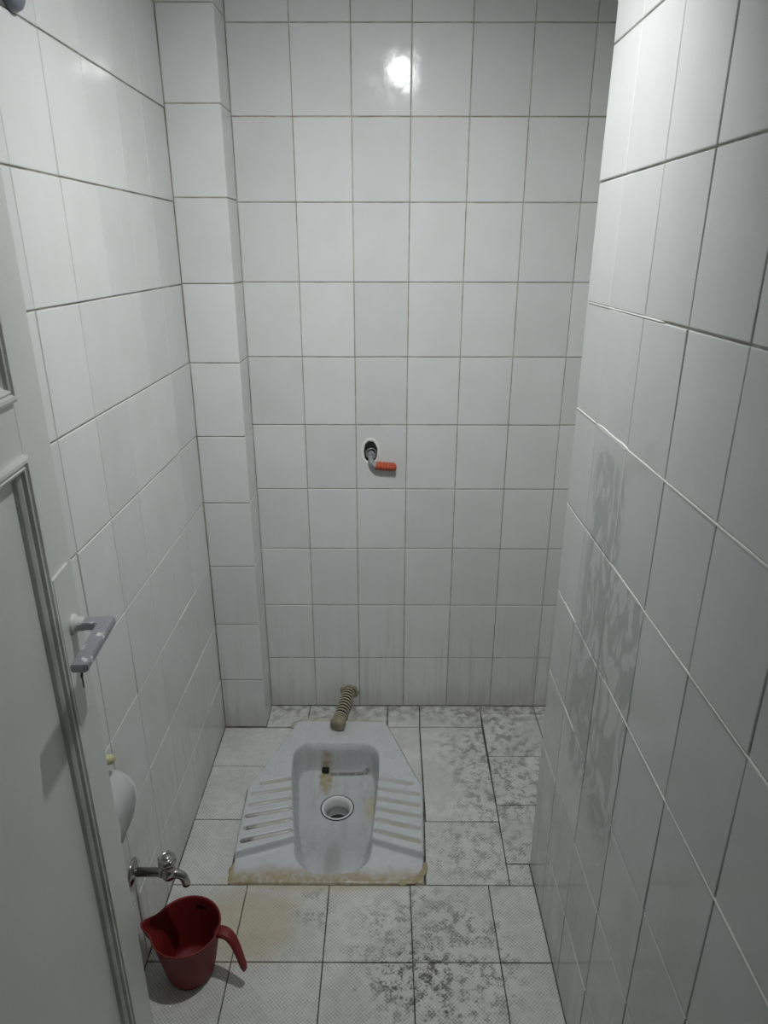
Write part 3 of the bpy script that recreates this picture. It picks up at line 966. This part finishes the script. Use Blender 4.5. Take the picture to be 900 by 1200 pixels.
outer = [ring(t, z, s) for t, s, z in levels]
lip = [ring(1.0, JH + 0.002, 1.0, 0.0022), ring(1.0, JH + 0.004, 1.0, 0.0016), ring(1.0, JH + 0.004, 1.0, -0.0010)]
inner = [ring(t, 0.006 + t * (JH - 0.006), 1.0, -0.0024) for t in [k / 12 for k in range(12, -1, -1)]]
add_rings(bm, outer + lip + inner, True, True)
bmesh.ops.recalc_face_normals(bm, faces=bm.faces)
obj('body', bm, M['red'], jug, True)
# handle: starts at the rim, swings out and hangs free
bm = bmesh.new()
hp = bez((0.066, -0.003, 0.121), (0.103, -0.012, 0.140), (0.112, -0.024, 0.100), (0.128, -0.034, 0.048), 16)
rings = []
for i, p in enumerate(hp):
    d = (hp[min(i + 1, 16)] - hp[max(0, i - 1)]).normalized()
    side = Vector((0.25, 0.97, 0)).normalized(); side = (side - side.dot(d) * d).normalized()
    nrm = d.cross(side).normalized()
    t = i / 16
    wd = 0.0135 - 0.005 * t; tk = 0.0075 - 0.003 * t
    if i == 16: wd *= 0.7; tk *= 0.6
    rings.append([p + side * (wd * math.copysign(abs(math.cos(a)) ** 0.6, math.cos(a))) + nrm * (tk * math.copysign(abs(math.sin(a)) ** 0.6, math.sin(a))) for a in (2 * PI * k / 14 for k in range(14))])
add_rings(bm, rings, True, True)
bmesh.ops.recalc_face_normals(bm, faces=bm.faces)
obj('handle', bm, M['red'], jug, True)
# hanging slot in the far side of the rim
bm = bmesh.new()
a0 = PI * 0.42
cs = []
for k in range(2):
    R = jr(0.86) - 0.0026 - 0.001 * k
    row = []
    for s in (-1, 1):
        pass
m = None
rings = []
for q in range(13):
    a = a0 + (q - 6) / 6 * 0.20
    e = math.sqrt(max(0.02, 1 - ((q - 6) / 6.2) ** 2))
    R = jr(0.86) - 0.0030
    zc = JH * 0.86
    rings.append([(R * math.cos(a), R * math.sin(a), zc - 0.007 * e), ((R - 0.0012) * math.cos(a), (R - 0.0012) * math.sin(a), zc - 0.006 * e), ((R - 0.0008) * math.cos(a), (R - 0.0008) * math.sin(a), zc + 0.006 * e), (R * math.cos(a), R * math.sin(a), zc + 0.007 * e)])
add_rings(bm, rings, True, True)
bmesh.ops.recalc_face_normals(bm, faces=bm.faces)
M['slot'] = plain('dark_slot', (0.05, 0.004, 0.004), 0.7, var=0.1)
o = obj('hanging_slot', bm, M['slot'], jug); o['label'] = 'dark hanging slot'

# ------------------------------------------------------------------ toilet paper behind the door edge
hold = thing('paper_holder', 'yellowed plastic paper holder on the left wall behind the door edge', 'holder', (XL, 0.935, 0.575))
bm = bmesh.new(); add_box(bm, (0.0005, -0.049, 0.050), (0.006, 0.020, 0.092), 0.002, 2)
obj('back_plate', fixn(bm), M['yellow_plastic'], hold)
bm = bmesh.new(); add_box(bm, (0.004, -0.0495, -0.008), (0.046, -0.0465, 0.088), 0.0012, 2)
obj('side_arm', fixn(bm), M['yellow_plastic'], hold)
bm = bmesh.new(); add_tube(bm, [(0.040, -0.048, 0.0), (0.040, 0.040, 0.0)], 0.0060, 18)
obj('spindle', fixn(bm), M['white_plastic'], hold, True)
bm = bmesh.new()
add_tube(bm, [(0.003, 0.010, 0.078), (0.030, 0.026, 0.082), (0.044, 0.032, 0.083), (0.053, 0.035, 0.082), (0.058, 0.035, 0.078)], [0.0065, 0.0075, 0.0095, 0.0090, 0.006], 18)
obj('hinge_knob', fixn(bm), M['yellow_plastic'], hold, True)
roll = thing('toilet_paper_roll', 'white toilet paper roll with loose end showing behind the open door edge', 'toilet paper', (XL + 0.040, 0.935, 0.575))
bm = bmesh.new()
PR, YW = 0.0385, 0.044
sgs = 48
def rring(r, y, wob=0.0): return [(r * (1 + wob * noise.noise((math.cos(a) * 1.5, math.sin(a) * 1.5, y * 30))) * math.cos(a), y, r * (1 + wob * noise.noise((math.cos(a) * 1.5, math.sin(a) * 1.5, y * 30 + 3))) * math.sin(a)) for a in (2 * PI * k / sgs for k in range(sgs))]
rs = [rring(0.0105, -YW), rring(PR - 0.002, -YW), rring(PR, -YW + 0.002, 0.02)] + [rring(PR, y, 0.02) for y in (-0.02, 0.0, 0.02)] + [rring(PR, YW - 0.002, 0.02), rring(PR - 0.002, YW), rring(0.0105, YW), rring(0.0105, -YW)]
add_rings(bm, rs, False, False)
bmesh.ops.remove_doubles(bm, verts=bm.verts, dist=1e-6)
obj('roll', fixn(bm), M['paper'], roll, True)
bm = bmesh.new()
shp = []
for k in range(29):
    t = k / 28
    if t < 0.45:
        a = PI * 0.72 - t / 0.45 * PI * 0.72
        r = PR + 0.0012 + 0.013 * sst(-0.1, 0.22, t) * (1 - 0.75 * sst(0.2, 0.5, t))
        shp.append((r * math.cos(a), r * math.sin(a)))
    else:
        q = (t - 0.45) / 0.55
        x0_, z0_ = shp[12]
        shp.append((x0_ + 0.002 * math.sin(q * 5) - 0.036 * q ** 1.5, z0_ - 0.108 * q))
rings = []
for k, (x, z) in enumerate(shp):
    row = []
    for q in range(13):
        y = -YW + 2 * YW * q / 12
        dx = 0.005 * noise.noise((k * 0.15, y * 40, 2.0)) * sst(0.2, 1.0, k / 28)
        row.append((x + dx, y, z - 0.012 * q / 12 * sst(0.5, 1, k / 28)))
    rings.append(row)
add_rings(bm, rings, False, False, closed=False)
bmesh.ops.solidify(bm, geom=bm.faces[:], thickness=0.0006)
obj('loose_sheet', fixn(bm), M['paper'], roll, True)

# ------------------------------------------------------------------ cable knob high on the left wall
kn = thing('cable_outlet', 'dark blue-grey cable cap with black wires high on the left wall, top left corner', 'cable', (XL, 1.165, 1.836))
bm = bmesh.new()
add_lathe(bm, [(0.0, 0.0), (0.026, 0.0), (0.026, 0.006), (0.023, 0.013), (0.015, 0.019), (0.007, 0.021), (0.0, 0.0213)], 28, axis_mat((0, 0, 0), (1, 0, 0)))
obj('cap', fixn(bm), M['grey_rubber'], kn, True)
for q in range(2):
    bm = bmesh.new()
    add_tube(bm, bez((0.012, -0.014, -0.010 + 0.012 * q), (0.030, -0.030, -0.020), (0.014, -0.045 - 0.004 * q, -0.006), (0.006, -0.070, 0.020 + 0.05 * q), 12), 0.0028, 8)
    obj('wire', fixn(bm), M['black'], kn, True)

# ------------------------------------------------------------------ reflector lamp under the ceiling
lamp = thing('light_bulb', 'glowing bulb in a white holder on a short stem under the ceiling', 'lamp', (BULB[0], BULB[1], ZC))
bz = BULB[2] - ZC
bt = Matrix.Translation((0, 0, bz)) @ Matrix.Rotation(0.09, 4, 'Y') @ Matrix.Rotation(BULB_TILT, 4, 'X')  # both leans are set for the spread of light
bm = bmesh.new()
add_lathe(bm, [(0.0, -0.0060), (0.010, -0.0056), (0.0190, -0.0042), (0.0260, -0.0018), (0.0279, 0.0)], 24, bt)
obj('bulb', fixn(bm), M['bulb'], lamp, True)
bm = bmesh.new()
add_lathe(bm, [(0.0, 0.003), (0.0280, 0.003), (0.0288, -RECESS), (0.0302, -RECESS), (0.0310, 0.002), (0.0240, 0.022), (0.0165, 0.040), (0.0185, 0.045), (0.0185, 0.080), (0.010, 0.095), (0.0, 0.095)], 24, bt)
obj('lamp_holder', fixn(bm), M['white_plastic'], lamp, True)
bm = bmesh.new()
e0 = bt @ Vector((0, 0, 0.090)); e1 = bt @ Vector((0, 0, 0.125))
add_tube(bm, [e0] + bez(bt @ Vector((0, 0, 0.094)), e1, (e1.x, e1.y, bz + 0.15), (e1.x, e1.y, -0.012), 12), 0.0045, 10)
add_lathe(bm, [(0.0, 0.001), (0.030, 0.001), (0.028, -0.010), (0.008, -0.018), (0.0, -0.018)], 20, Matrix.Translation((e1.x, e1.y, 0)))
obj('stem', fixn(bm), M['white_plastic'], lamp, True)
